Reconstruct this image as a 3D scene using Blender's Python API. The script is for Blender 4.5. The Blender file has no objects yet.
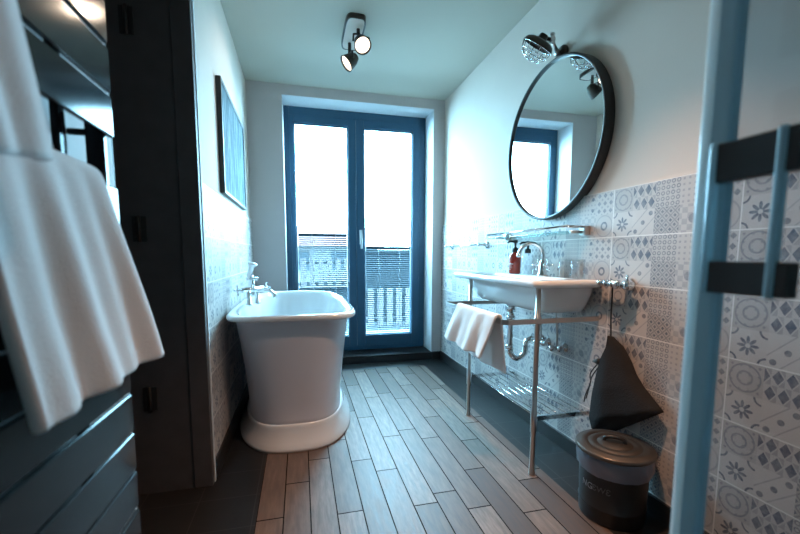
import bpy, bmesh, math, random
from math import pi, sin, cos, sqrt, radians
from mathutils import Vector, Matrix, noise

random.seed(7)
scene = bpy.context.scene
COL = scene.collection

# ------------------------------------------------------------------ materials
class NT:
    """small wrapper that turns python arithmetic into shader math nodes"""
    def __init__(self, mat):
        self.nt = mat.node_tree
    def node(self, t, **kw):
        n = self.nt.nodes.new(t)
        for k, v in kw.items():
            setattr(n, k, v)
        return n
    def link(self, a, b):
        self.nt.links.new(a, b)
    def math(self, op, *args):
        n = self.node('ShaderNodeMath', operation=op)
        for i, a in enumerate(args):
            if isinstance(a, E):
                self.link(a.s, n.inputs[i])
            else:
                n.inputs[i].default_value = a
        return E(self, n.outputs[0])
    def mix(self, fac, a, b):
        n = self.node('ShaderNodeMix', data_type='RGBA')
        for sock, v in ((n.inputs[0], fac), (n.inputs[6], a), (n.inputs[7], b)):
            if isinstance(v, E):
                self.link(v.s, sock)
            elif isinstance(v, (tuple, list)):
                sock.default_value = (*v[:3], 1)
            else:
                sock.default_value = v
        return E(self, n.outputs[2])

class E:
    def __init__(self, g, s):
        self.g, self.s = g, s
    def __add__(self, o): return self.g.math('ADD', self, o)
    __radd__ = __add__
    def __sub__(self, o): return self.g.math('SUBTRACT', self, o)
    def __rsub__(self, o): return self.g.math('SUBTRACT', o, self)
    def __mul__(self, o): return self.g.math('MULTIPLY', self, o)
    __rmul__ = __mul__
    def __truediv__(self, o): return self.g.math('DIVIDE', self, o)
    def __lt__(self, o): return self.g.math('LESS_THAN', self, o)
    def __gt__(self, o): return self.g.math('GREATER_THAN', self, o)
    def abs(self): return self.g.math('ABSOLUTE', self)
    def floor(self): return self.g.math('FLOOR', self)
    def frac(self): return self.g.math('FRACT', self)
    def mod(self, o): return self.g.math('FLOORED_MODULO', self, o)
    def max(self, o): return self.g.math('MAXIMUM', self, o)
    def min(self, o): return self.g.math('MINIMUM', self, o)
    def cos(self): return self.g.math('COSINE', self)
    def eq(self, v): return self.g.math('COMPARE', self, v, 0.1)
    def hyp(self, o): return self.g.math('SQRT', self * self + o * o)

def new_mat(name):
    m = bpy.data.materials.new(name)
    m.use_nodes = True
    return m, m.node_tree.nodes['Principled BSDF'], NT(m)

def mat(name, col, rough=0.5, metal=0.0, bump=None, vary=0.0, vscale=6.0, coat=0.0, sheen=0.0, spec=None):
    m, p, g = new_mat(name)
    p.inputs['Base Color'].default_value = (*col, 1)
    p.inputs['Roughness'].default_value = rough
    p.inputs['Metallic'].default_value = metal
    p.inputs['Coat Weight'].default_value = coat
    p.inputs['Coat Roughness'].default_value = 0.05
    p.inputs['Sheen Weight'].default_value = sheen
    if spec is not None:
        p.inputs['Specular IOR Level'].default_value = spec
    tc = g.node('ShaderNodeTexCoord')
    if vary:
        n = g.node('ShaderNodeTexNoise'); n.inputs['Scale'].default_value = vscale
        n.inputs['Detail'].default_value = 4
        g.link(tc.outputs['Object'], n.inputs['Vector'])
        lo = tuple(c * (1 - vary) for c in col); hi = tuple(min(1, c * (1 + vary)) for c in col)
        g.link(g.mix(E(g, n.outputs[0]), lo, hi).s, p.inputs['Base Color'])
    if bump:
        scale, strength = bump
        n = g.node('ShaderNodeTexNoise'); n.inputs['Scale'].default_value = scale
        n.inputs['Detail'].default_value = 3
        g.link(tc.outputs['Object'], n.inputs['Vector'])
        b = g.node('ShaderNodeBump'); b.inputs['Strength'].default_value = strength
        b.inputs['Distance'].default_value = 0.01
        g.link(n.outputs[0], b.inputs['Height']); g.link(b.outputs[0], p.inputs['Normal'])
    return m

def glass_mat(name, tint=(1, 1, 1), ior=1.45, rough=0.0, dim=1.0):
    m = bpy.data.materials.new(name); m.use_nodes = True
    g = NT(m); m.node_tree.nodes.clear()
    out = g.node('ShaderNodeOutputMaterial'); mix = g.node('ShaderNodeMixShader')
    t = g.node('ShaderNodeBsdfTransparent'); t.inputs[0].default_value = (*[c * dim for c in tint], 1)
    gl = g.node('ShaderNodeBsdfGlossy'); gl.inputs['Roughness'].default_value = rough
    f = g.node('ShaderNodeLayerWeight'); f.inputs[0].default_value = 0.5
    fc = E(g, f.outputs['Facing'])
    fac = fc * fc * fc * fc * 0.5 + ((ior - 1) / (ior + 1)) ** 2
    g.link(fac.s, mix.inputs[0]); g.link(t.outputs[0], mix.inputs[1]); g.link(gl.outputs[0], mix.inputs[2])
    g.link(mix.outputs[0], out.inputs[0])
    return m

def emit_mat(name, col, strength):
    m = bpy.data.materials.new(name); m.use_nodes = True
    g = NT(m); m.node_tree.nodes.clear()
    out = g.node('ShaderNodeOutputMaterial'); e = g.node('ShaderNodeEmission')
    e.inputs[0].default_value = (*col, 1); e.inputs[1].default_value = strength
    g.link(e.outputs[0], out.inputs[0])
    return m

def patterned_tile_mat():
    m, p, g = new_mat('patterned_wall_tile')
    geo = g.node('ShaderNodeNewGeometry'); sep = g.node('ShaderNodeSeparateXYZ')
    g.link(geo.outputs['Position'], sep.inputs[0])
    Y = E(g, sep.outputs[1]); Z = E(g, sep.outputs[2])
    U = (1.443 - Y) / 0.1026
    V = (Z - 0.08) / 0.1
    col = U.floor().mod(5.0); row = V.floor().mod(2.0)
    x = U.frac() - 0.5; y = V.frac() - 0.5
    r = x.hyp(y); th = g.math('ARCTAN2', y, x)
    def rep(n, a): return (a * n + n * 0.5).frac() - 0.5
    x3, y3 = rep(3.0, x), rep(3.0, y); x4, y4 = rep(4.0, x), rep(4.0, y)
    x5, y5 = rep(5.0, x), rep(5.0, y); x2, y2 = rep(2.0, x), rep(2.0, y)
    # top row of every tile
    ornate = ((r - 0.42).abs() < 0.025).max(((r - 0.2).abs() < 0.03)) * 0.55
    ornate = ornate.max((x4.abs() + y4.abs() < 0.2) * 0.5)
    yo = (y * 2.0 + 1.0).floor().mod(2.0) * 0.5
    xs = ((x * 3.0 + 1.5) + yo).frac() - 0.5
    cubes = ((xs.abs() * 1.0 + y2.abs() * 1.0) < 0.42) * 1.0
    cubes = cubes.max((((xs.abs() + y2.abs()) > 0.55) * (xs > 0.0)) * 0.4)
    circles = ((x5.hyp(y5) - 0.3).abs() < 0.1) * 0.75
    small = (x5.abs().max(y5.abs()) < 0.2) * 0.45
    small = small.max(((x - 0.28).hyp(rep(2.0, y) * 0.5) < 0.085) * 1.0)
    dots = ((x3.abs() + y3.abs()) < 0.33) * 0.8
    dots = dots.max((rep(3.0, x + 0.1667).abs() + rep(3.0, y + 0.1667).abs() < 0.2) * 0.5)
    # bottom row
    pet = (th * 4.0).cos().abs()
    flower = ((r < (pet * 0.24 + 0.06)) * (r > 0.07)) * 1.0
    flower = flower.max(((x.abs() - 0.5).hyp(y.abs() - 0.5) - 0.2).abs() < 0.03)
    diag = (((rep(3.0, x).hyp(rep(3.0, y)) < 0.27) * ((x * 3.0 + 1.5).floor() - (y * 3.0 + 1.5).floor()).abs().eq(0.0)) * 0.85)
    diag = diag.max((((x - y).abs() - 0.33).abs() < 0.03) * 0.4)
    s, t = rep(3.0, x + y), rep(3.0, x - y)
    lattice = ((s.abs() < 0.09).max(t.abs() < 0.09)) * 0.55
    lattice = lattice.max((rep(3.0, x + y + 0.1667).abs().max(rep(3.0, x - y + 0.1667).abs()) < 0.2) * 0.9)
    checks = ((x * 5.0 + 5.0).floor() + (y * 5.0 + 5.0).floor()).mod(2.0) * 0.35
    checks = checks.max((r < 0.16) * 0.7)
    target = ((r - 0.15).abs() < 0.045) * 0.95
    target = target.max(((r - 0.46).abs() < 0.03) * 0.35)
    top = [ornate, cubes, circles, small, dots]
    bot = [flower, diag, lattice, checks, target]
    tot = None
    for i in range(5):
        c = col.eq(float(i))
        v = c * ((row * top[i]) + ((1.0 - row) * bot[i]))
        tot = v if tot is None else tot + v
    # faded print and speckle
    n = g.node('ShaderNodeTexNoise'); n.inputs['Scale'].default_value = 60; n.inputs['Detail'].default_value = 4
    g.link(geo.outputs['Position'], n.inputs['Vector'])
    fade = E(g, n.outputs[0]) * 0.9 + 0.3
    wn = g.node('ShaderNodeTexWhiteNoise', noise_dimensions='2D')
    cmb = g.node('ShaderNodeCombineXYZ'); g.link(col.s, cmb.inputs[0]); g.link(row.s, cmb.inputs[1])
    g.link(cmb.outputs[0], wn.inputs['Vector'])
    base = g.mix(E(g, wn.outputs['Value']), (0.43, 0.39, 0.37), (0.56, 0.51, 0.48))
    ink = g.mix(E(g, wn.outputs['Value']), (0.045, 0.075, 0.125), (0.085, 0.10, 0.14))
    fill = g.mix((tot * fade).min(1.0), base, ink)
    # joints : strong between 0.513 x 0.2 tiles, faint between prints
    ju = (((Y - 1.443) / 0.513).frac() - 0.5).abs() > 0.4958
    jv = (((Z - 0.08) / 0.2).frac() - 0.5).abs() > 0.489
    joint = ju.max(jv)
    final = g.mix(joint, fill, (0.76, 0.71, 0.67))
    g.link(final.s, p.inputs['Base Color'])
    p.inputs['Roughness'].default_value = 0.5
    p.inputs['Specular IOR Level'].default_value = 0.3
    b = g.node('ShaderNodeBump'); b.inputs['Strength'].default_value = 0.3; b.inputs['Distance'].default_value = 0.002
    g.link((1.0 - joint).s, b.inputs['Height']); g.link(b.outputs[0], p.inputs['Normal'])
    return m

def plank_mat():
    m, p, g = new_mat('wood_look_planks')
    geo = g.node('ShaderNodeNewGeometry'); sep = g.node('ShaderNodeSeparateXYZ')
    g.link(geo.outputs['Position'], sep.inputs[0])
    X = E(g, sep.outputs[0]); Y = E(g, sep.outputs[1])
    U = (X + 0.185) / 0.1008
    ci = U.floor()
    w1 = g.node('ShaderNodeTexWhiteNoise', noise_dimensions='1D'); g.link((ci + 3.7).s, w1.inputs['W'])
    off = E(g, w1.outputs['Value'])
    V = Y / 0.62 + off
    ri = V.floor()
    cmb = g.node('ShaderNodeCombineXYZ'); g.link(ci.s, cmb.inputs[0]); g.link(ri.s, cmb.inputs[1])
    w2 = g.node('ShaderNodeTexWhiteNoise', noise_dimensions='2D'); g.link(cmb.outputs[0], w2.inputs['Vector'])
    tone = E(g, w2.outputs['Value'])
    mp = g.node('ShaderNodeCombineXYZ')
    g.link((X * 9.0 + tone * 31.0).s, mp.inputs[0]); g.link((Y * 1.1 + tone * 17.0).s, mp.inputs[1])
    gr = g.node('ShaderNodeTexNoise'); gr.inputs['Scale'].default_value = 7; gr.inputs['Detail'].default_value = 6
    gr.inputs['Roughness'].default_value = 0.65
    g.link(mp.outputs[0], gr.inputs['Vector'])
    grain = E(g, gr.outputs[0])
    c1 = g.mix(tone, (0.105, 0.056, 0.038), (0.29, 0.20, 0.155))
    c2 = g.mix(((grain - 0.38) * 3.2).max(0.0).min(1.0), g.mix(0.62, c1, (0.05, 0.032, 0.024)), c1)
    ju = ((U.frac() - 0.5).abs() > 0.477)
    jv = ((V.frac() - 0.5).abs() > 0.4955)
    joint = ju.max(jv)
    fin = g.mix(joint, c2, (0.014, 0.013, 0.013))
    g.link(fin.s, p.inputs['Base Color'])
    rough = grain * 0.25 + 0.38
    g.link(rough.s, p.inputs['Roughness']); g.link(((1.0 - joint) * 0.75).s, p.inputs['Specular IOR Level'])
    b = g.node('ShaderNodeBump'); b.inputs['Strength'].default_value = 0.45; b.inputs['Distance'].default_value = 0.003
    h = (1.0 - joint) + grain * 0.25
    g.link(h.s, b.inputs['Height']); g.link(b.outputs[0], p.inputs['Normal'])
    return m

def dark_tile_mat():
    m, p, g = new_mat('anthracite_floor_tile')
    geo = g.node('ShaderNodeNewGeometry'); sep = g.node('ShaderNodeSeparateXYZ')
    g.link(geo.outputs['Position'], sep.inputs[0])
    X = E(g, sep.outputs[0]); Y = E(g, sep.outputs[1])
    joint = ((((X + 0.2) / 0.22).frac() - 0.5).abs() > 0.491).max((((Y - 0.06) / 0.2).frac() - 0.5).abs() > 0.49)
    n = g.node('ShaderNodeTexNoise'); n.inputs['Scale'].default_value = 9; n.inputs['Detail'].default_value = 5
    g.link(geo.outputs['Position'], n.inputs['Vector'])
    c = g.mix(E(g, n.outputs[0]), (0.012, 0.0115, 0.012), (0.022, 0.0205, 0.020))
    g.link(g.mix(joint, c, (0.045, 0.042, 0.040)).s, p.inputs['Base Color'])
    p.inputs['Roughness'].default_value = 0.34; p.inputs['Specular IOR Level'].default_value = 0.35
    return m

def canvas_mat():
    m, p, g = new_mat('blue_abstract_print')
    tc = g.node('ShaderNodeTexCoord'); mp = g.node('ShaderNodeMapping')
    mp.inputs['Scale'].default_value = (1, 9, 1.6)
    g.link(tc.outputs['Object'], mp.inputs[0])
    n = g.node('ShaderNodeTexNoise'); n.inputs['Scale'].default_value = 3.2; n.inputs['Detail'].default_value = 8
    n.inputs['Roughness'].default_value = 0.7
    g.link(mp.outputs[0], n.inputs['Vector'])
    r = g.node('ShaderNodeValToRGB')
    el = r.color_ramp.elements
    el[0].position = 0.28; el[0].color = (0.03, 0.06, 0.085, 1)
    el[1].position = 0.74; el[1].color = (0.33, 0.42, 0.45, 1)
    e = r.color_ramp.elements.new(0.5); e.color = (0.09, 0.165, 0.205, 1)
    g.link(n.outputs[0], r.inputs[0]); g.link(r.outputs[0], p.inputs['Base Color'])
    p.inputs['Roughness'].default_value = 0.85; p.inputs['Specular IOR Level'].default_value = 0.2
    return m

def terry_mat(name, col):
    m, p, g = new_mat(name)
    p.inputs['Base Color'].default_value = (*col, 1)
    p.inputs['Roughness'].default_value = 0.95
    p.inputs['Specular IOR Level'].default_value = 0.1
    p.inputs['Sheen Weight'].default_value = 0.35
    tc = g.node('ShaderNodeTexCoord')
    n = g.node('ShaderNodeTexNoise'); n.inputs['Scale'].default_value = 420; n.inputs['Detail'].default_value = 2
    g.link(tc.outputs['Object'], n.inputs['Vector'])
    b = g.node('ShaderNodeBump'); b.inputs['Strength'].default_value = 0.5; b.inputs['Distance'].default_value = 0.003
    g.link(n.outputs[0], b.inputs['Height']); g.link(b.outputs[0], p.inputs['Normal'])
    return m

def translucent_mat(name, col):
    m, p, g = new_mat(name)
    p.inputs['Base Color'].default_value = (*col, 1); p.inputs['Roughness'].default_value = 0.3; p.inputs['Coat Weight'].default_value = 0.4
    t = g.node('ShaderNodeBsdfTranslucent'); t.inputs[0].default_value = (*col, 1)
    mx = g.node('ShaderNodeMixShader'); mx.inputs[0].default_value = 0.5
    out = [n for n in m.node_tree.nodes if n.type == 'OUTPUT_MATERIAL'][0]
    g.link(p.outputs[0], mx.inputs[1]); g.link(t.outputs[0], mx.inputs[2]); g.link(mx.outputs[0], out.inputs[0])
    return m

M = dict(
    paint=mat('warm_grey_paint', (0.64, 0.54, 0.465), 0.75, bump=(180, 0.06), vary=0.03),
    paint_back=mat('mid_grey_paint', (0.54, 0.48, 0.47), 0.75, bump=(180, 0.06), vary=0.03),
    reveal=mat('white_reveal_paint', (0.66, 0.67, 0.68), 0.7, bump=(180, 0.05)),
    ceiling=mat('ceiling_paint', (0.50, 0.47, 0.395), 0.85, bump=(150, 0.05)),
    tile=patterned_tile_mat(), plank=plank_mat(), darktile=dark_tile_mat(),
    baseboard=mat('black_baseboard_tile', (0.022, 0.021, 0.022), 0.35),
    window=mat('anthracite_frame_glare_tint', (0.022, 0.080, 0.14), 0.35),  # anthracite frame; glare from the daylight is put into its colour as blue
    pane=glass_mat('window_glass'),
    shower=glass_mat('shower_glass', (0.80, 0.84, 0.87), 1.35),
    clear=glass_mat('clear_drinking_glass', (0.95, 0.97, 0.98), 1.5),
    shelfglass=glass_mat('green_edge_glass', (0.78, 0.92, 0.92), 1.55),
    seal=translucent_mat('frosted_blue_seal', (0.42, 0.60, 0.67)), strip=translucent_mat('clear_seal_strip', (0.80, 0.90, 0.92)),
    slat=mat('blind_slat', (0.022, 0.055, 0.078), 0.45, 0.2),
    blindrail=mat('pale_blind_rail', (0.55, 0.60, 0.62), 0.4),
    porcelain=mat('white_porcelain', (0.80, 0.80, 0.80), 0.13, coat=0.6),
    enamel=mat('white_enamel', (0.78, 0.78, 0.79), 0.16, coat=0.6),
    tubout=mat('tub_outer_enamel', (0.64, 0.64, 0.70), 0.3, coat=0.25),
    chrome=mat('chrome', (0.78, 0.79, 0.80), 0.09, 1.0),
    nickel=mat('brushed_nickel', (0.62, 0.60, 0.58), 0.28, 1.0),
    iron=mat('matt_black_metal', (0.022, 0.021, 0.021), 0.42),
    bronze=mat('dark_bronze_metal', (0.055, 0.045, 0.038), 0.38, 0.7),
    panel=mat('anthracite_radiator_panel', (0.012, 0.0125, 0.014), 0.11, 0.0, spec=0.14),
    doorwood=mat('black_stained_door', (0.078, 0.069, 0.069), 0.6, vary=0.25, vscale=14),
    hinge=mat('blackened_hinge', (0.05, 0.045, 0.042), 0.4, 0.6),
    mirror=mat('mirror_silver', (0.88, 0.90, 0.90), 0.01, 1.0),
    canvas=canvas_mat(),
    towel=terry_mat('white_terry', (0.62, 0.60, 0.60)),
    handtowel=terry_mat('white_cotton', (0.84, 0.83, 0.82)),
    amber=mat('amber_bottle', (0.36, 0.035, 0.022), 0.12, coat=0.6),
    black=mat('black_plastic', (0.02, 0.02, 0.021), 0.35),
    label=mat('white_print', (0.7, 0.68, 0.66), 0.5),
    bagcloth=mat('black_bag_cloth', (0.024, 0.022, 0.022), 1.0, spec=0.15, bump=(160, 0.3)),
    bin=mat('dark_galvanised_bin', (0.032, 0.031, 0.032), 0.38, 0.5, vary=0.2, vscale=9),
    lid=mat('weathered_metal_lid', (0.125, 0.105, 0.09), 0.36, 0.75, vary=0.2, vscale=12),
    liner=mat('pale_plastic_liner', (0.15, 0.155, 0.195), 0.3, coat=0.3),
    ink=mat('grey_lettering', (0.20, 0.205, 0.22), 0.5),
    inkdim=mat('faded_lettering', (0.09, 0.09, 0.094), 0.5),
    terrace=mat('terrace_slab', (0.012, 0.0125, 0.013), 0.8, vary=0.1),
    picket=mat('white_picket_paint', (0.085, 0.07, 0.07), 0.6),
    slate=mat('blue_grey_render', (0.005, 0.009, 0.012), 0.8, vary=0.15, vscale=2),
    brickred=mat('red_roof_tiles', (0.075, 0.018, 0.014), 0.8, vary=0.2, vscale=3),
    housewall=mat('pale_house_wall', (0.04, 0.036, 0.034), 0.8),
    bulb=emit_mat('lamp_glow', (1.0, 0.86, 0.68), 1.9),
    downlight=emit_mat('fill_downlight_glow', (1.0, 0.88, 0.74), 6.0),  # lens glow of the added fill downlights out of view
)
M['reflector'] = mat('silver_reflector', (0.75, 0.76, 0.78), 0.15, 1.0)

# ------------------------------------------------------------------ mesh helpers
def box(bm, lo, hi, mi=0, bevel=0.0, seg=2):
    r = bmesh.ops.create_cube(bm, size=1.0)
    vs = r['verts']
    for v in vs:
        v.co = Vector([lo[i] + (v.co[i] + 0.5) * (hi[i] - lo[i]) for i in range(3)])
    fs = set(f for v in vs for f in v.link_faces)
    for f in fs: f.material_index = mi
    if bevel:
        es = set(e for v in vs for e in v.link_edges)
        bmesh.ops.bevel(bm, geom=list(es), offset=bevel, segments=seg, affect='EDGES', profile=0.5)
    return vs

def frame_at(d):
    d = d.normalized()
    a = Vector((0, 0, 1)) if abs(d.z) < 0.95 else Vector((1, 0, 0))
    u = d.cross(a).normalized(); w = d.cross(u).normalized()
    return u, w

def tube(bm, pts, rad, seg=12, caps=True, closed=False):
    pts = [Vector(p) for p in pts]
    n = len(pts)
    rads = rad if isinstance(rad, (list, tuple)) else [rad] * n
    rings = []
    u = None
    for i in range(n):
        if closed: d = pts[(i + 1) % n] - pts[(i - 1) % n]
        elif i == 0: d = pts[1] - pts[0]
        elif i == n - 1: d = pts[-1] - pts[-2]
        else: d = (pts[i] - pts[i - 1]).normalized() + (pts[i + 1] - pts[i]).normalized()
        d.normalize()
        if u is None: u, w = frame_at(d)
        else:
            u = (u - d * u.dot(d)).normalized(); w = d.cross(u)
        rings.append([bm.verts.new(pts[i] + (u * cos(2 * pi * k / seg) + w * sin(2 * pi * k / seg)) * rads[i]) for k in range(seg)])
    for i in range(n if closed else n - 1):
        a, b = rings[i], rings[(i + 1) % n]
        for k in range(seg):
            f = bm.faces.new((a[k], a[(k + 1) % seg], b[(k + 1) % seg], b[k])); f.smooth = True
    if caps and not closed:
        bm.faces.new(rings[0][::-1]); bm.faces.new(rings[-1])

def smooth_path(pts, n=8):
    pts = [Vector(p) for p in pts]
    out = []
    P = [pts[0]] + pts + [pts[-1]]
    for i in range(1, len(P) - 2):
        for k in range(n):
            t = k / n
            a, b, c, d = P[i - 1], P[i], P[i + 1], P[i + 2]
            out.append(0.5 * ((2 * b) + (c - a) * t + (2 * a - 5 * b + 4 * c - d) * t * t + (3 * b - a - 3 * c + d) * t ** 3))
    out.append(pts[-1])
    return out

def lathe(bm, prof, seg=40, mtx=None, cap0=True, cap1=True):
    mtx = mtx or Matrix.Identity(4)
    rings = []
    for r, z in prof:
        rings.append([bm.verts.new(mtx @ Vector((r * cos(2 * pi * k / seg), r * sin(2 * pi * k / seg), z))) for k in range(seg)])
    for a, b in zip(rings, rings[1:]):
        for k in range(seg):
            f = bm.faces.new((a[k], a[(k + 1) % seg], b[(k + 1) % seg], b[k])); f.smooth = True
    if cap0: bm.faces.new(rings[0][::-1])
    if cap1: bm.faces.new(rings[-1])

def axis_mtx(loc, d):
    d = Vector(d).normalized()
    return Matrix.Translation(Vector(loc)) @ d.to_track_quat('Z', 'Y').to_matrix().to_4x4()

def obj(name, bm, m, parent=None, smooth=None, sub=0, bevel=0):
    me = bpy.data.meshes.new(name)
    bmesh.ops.recalc_face_normals(bm, faces=bm.faces[:])
    bm.to_mesh(me); bm.free()
    if smooth is not None:
        for p in me.polygons: p.use_smooth = smooth
    for x in (m if isinstance(m, (list, tuple)) else [m]):
        me.materials.append(M[x] if isinstance(x, str) else x)
    o = bpy.data.objects.new(name, me); COL.objects.link(o)
    if bevel:
        b = o.modifiers.new('edges', 'BEVEL'); b.width = bevel; b.segments = 2; b.limit_method = 'ANGLE'
    if sub:
        s = o.modifiers.new('smooth', 'SUBSURF'); s.levels = sub; s.render_levels = sub
    if parent is not None:
        o.parent = parent
        # meshes are modelled in world space; the parent's base offset is removed here
        root, off = parent, Vector((0, 0, 0))
        while root is not None:
            off += root.location; root = root.parent
        o.location = -off
        o.location = Vector(o.location)
    return o

def thing(name, label, cat, loc=(0, 0, 0), group=None, kind=None):
    o = bpy.data.objects.new(name, None); COL.objects.link(o)
    o.location = loc; o.empty_display_size = 0.05
    o['label'] = label; o['category'] = cat
    if group: o['group'] = group
    if kind: o['kind'] = kind
    return o

def tag(o, label, cat, group=None, kind=None):
    o['label'] = label; o['category'] = cat
    if group: o['group'] = group
    if kind: o['kind'] = kind
    return o

B = bmesh.new

# ------------------------------------------------------------------ the room
XR, XL, XN = 1.32, -0.40, -0.74      # right wall, tub-side left wall, radiator wall
YB, YF = 3.56, -1.6                  # window wall, wall behind the camera
ZC = 2.41
YD = 1.03                            # near edge of the dark doorway in the left wall
T = 0.12

bm = B()
def quad(bm, pts, mi):
    f = bm.faces.new([bm.verts.new(p) for p in pts]); f.material_index = mi
PX0, PX1, PY1, PY0 = -0.185, 1.075, 3.36, -1.0
box(bm, (XN - T, YF - T, -0.10), (XR + T, 4.0, -0.004), 1)
def slab(x0, y0, x1, y1, mi):
    box(bm, (x0, y0, -0.004), (x1, y1, 0.0), mi)
slab(PX0, PY0, PX1, PY1, 0)
slab(XN, YF, PX0, YB, 1); slab(PX1, YF, XR, YB, 1)
slab(PX0, PY1, PX1, YB, 1); slab(PX0, YF, PX1, PY0, 1)
o = obj('floor', bm, ['plank', 'darktile'])
tag(o, 'wood-look plank floor bordered by dark tiles', 'floor', kind='structure')

bm = B(); box(bm, (XN - T, YF - T, ZC), (XR + T, 4.0, ZC + 0.1))
tag(obj('ceiling', bm, 'ceiling'), 'flat painted bathroom ceiling', 'ceiling', kind='structure')

bm = B(); box(bm, (XR, YF - T, 0), (XR + T, 4.0, ZC))
w = tag(obj('wall_right', bm, 'paint'), 'grey painted wall above patterned tiles behind the washbasin', 'wall', kind='structure')
bm = B(); box(bm, (XR - 0.012, YF, 0.075), (XR, YB, 1.28))
obj('tile_cladding', bm, 'tile', w)

bm = B(); box(bm, (XN, 1.85, 0), (XL, 4.0, ZC)); box(bm, (XL - 0.05, 1.812, 0), (XL, 1.85, ZC))
w = tag(obj('wall_left', bm, 'paint'), 'painted wall with pale tiles beside the bathtub', 'wall', kind='structure')
bm = B(); box(bm, (XL, 1.818, 0.095), (XL + 0.012, YB, 1.30))
obj('tile_cladding', bm, 'tile', w)

bm = B(); box(bm, (XN, YF - T, 0), (XL, YD, ZC)); box(bm, (XN, YD, 2.32), (XL, 1.765, ZC)); box(bm, (XN - T, YF - T, 0), (XN, 4.0, ZC))
tag(obj('wall_side', bm, 'reveal'), 'white wall behind the towel radiator', 'wall', kind='structure')
bm = B(); box(bm, (XL, YF - T, 0), (XR, YF, ZC))
tag(obj('wall_front', bm, 'paint'), 'painted wall facing the window wall', 'wall', kind='structure')

RX0, RX1, RZ0, RZ1 = -0.122, 1.215, 0.07, 2.328
bm = B()
box(bm, (XL, YB, 0), (RX0, 3.95, ZC)); box(bm, (RX1, YB, 0), (XR, 3.95, ZC)); box(bm, (RX0, YB, RZ1), (RX1, 3.95, ZC))
w = tag(obj('wall_back', bm, 'paint_back'), 'grey wall with deep recess around the glazed balcony door', 'wall', kind='structure')
bm = B()
e = 0.004
box(bm, (RX0, YB + 0.002, RZ0), (RX0 + e, 3.80, RZ1)); box(bm, (RX1 - e, YB + 0.002, RZ0), (RX1, 3.80, RZ1))
box(bm, (RX0 + e, YB + 0.002, RZ1 - e), (RX1 - e, 3.80, RZ1))
obj('recess_lining', bm, 'reveal', w)

bm = B(); box(bm, (RX0, YB - 0.012, 0.0), (RX1, 3.95, RZ0 - 0.012), 0); box(bm, (RX0 + 0.001, YB - 0.016, RZ0 - 0.012), (RX1 - 0.001, 3.95, RZ0), 1)
tag(obj('trim_1', bm, ['baseboard', 'darktile']), 'dark tiled step below the glazed balcony door', 'step', kind='structure')

bm = B(); box(bm, (XR - 0.022, YF, 0), (XR - 0.0005, YB, 0.075), bevel=0.002)
tag(obj('baseboard_right', bm, 'baseboard'), 'black baseboard under the patterned right wall', 'baseboard', kind='structure')
bm = B(); box(bm, (XL + 0.0005, 1.818, 0), (XL + 0.020, YB, 0.095), bevel=0.002)
tag(obj('baseboard_left', bm, 'baseboard'), 'black baseboard behind the bathtub', 'baseboard', kind='structure')
bm = B(); box(bm, (RX1, YB - 0.02, 0), (XR - 0.022, YB - 0.0005, 0.072), bevel=0.002); box(bm, (XL + 0.02, YB - 0.02, 0), (RX0, YB - 0.0005, 0.072), bevel=0.002)
tag(obj('baseboard_back', bm, 'baseboard'), 'black baseboard on the window wall', 'baseboard', kind='structure')
bm = B(); box(bm, (XL - 0.004, 1.800, 0), (XL + 0.014, 1.818, ZC))
tag(obj('trim_2', bm, 'reveal'), 'slim pale corner strip where the tiled left wall ends', 'trim', kind='structure')

# dark doorway in the left wall; its far jamb with the hinges faces the camera
d = thing('door_1', 'black stained doorway with dark hinges between radiator and tiled wall', 'door', (-0.56, 1.4, 0), kind='structure')
bm = B(); box(bm, (-0.462, 1.765, 0), (-0.389, 1.80, ZC), bevel=0.003)
box(bm, (XN, 1.772, 0), (-0.462, 1.80, ZC))
box(bm, (XN + 0.045, YD, 2.29), (XL, 1.765, 2.32)); box(bm, (XN + 0.045, YD, 0), (XL - 0.002, YD + 0.012, 2.29))
obj('door_frame', bm, 'doorwood', d)
bm = B(); box(bm, (XN + 0.002, YD + 0.014, 0.008), (XN + 0.042, 1.768, 2.286), bevel=0.003)
for z0, z1 in ((0.15, 1.0), (1.12, 2.15)): box(bm, (XN + 0.042, YD + 0.13, z0), (XN + 0.047, 1.65, z1), bevel=0.002)
obj('door_leaf', bm, 'doorwood', d)
for z in (0.41, 1.10, 1.87):
    bm = B(); box(bm, (-0.635, 1.766, z - 0.05), (-0.585, 1.772, z + 0.05), bevel=0.002)
    tube(bm, [(-0.61, 1.762, z - 0.052), (-0.61, 1.762, z + 0.052)], 0.007)
    for k in (-0.03, 0.03):
        lathe(bm, [(0.004, 0), (0.003, 0.002)], 8, axis_mtx((-0.622, 1.766, z + k), (0, -1, 0)))
    obj('hinge', bm, 'hinge', d)

# ------------------------------------------------------------------ glazed balcony door + blinds
WY = 3.80
FX0, FX1, FZ0, FZ1 = -0.106, 1.184, 0.083, 2.291
wn = thing('window_1', 'double-leaf glazed balcony door, dark frame with daylight glare tinted in blue', 'window', (0.54, WY, RZ0), kind='structure')
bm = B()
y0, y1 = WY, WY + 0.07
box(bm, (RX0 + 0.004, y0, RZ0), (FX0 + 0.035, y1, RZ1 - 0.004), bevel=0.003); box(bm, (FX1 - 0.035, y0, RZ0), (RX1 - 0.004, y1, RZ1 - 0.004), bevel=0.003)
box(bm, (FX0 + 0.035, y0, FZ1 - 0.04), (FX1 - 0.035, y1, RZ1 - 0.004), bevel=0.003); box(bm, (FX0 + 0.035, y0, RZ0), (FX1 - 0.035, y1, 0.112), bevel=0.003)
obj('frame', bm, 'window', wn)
LEAVES = [(-0.071, 0.527, -0.032, 0.452), (0.527, 1.149, 0.602, 1.079)]
GZ0, GZ1 = 0.215, 2.186
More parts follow.
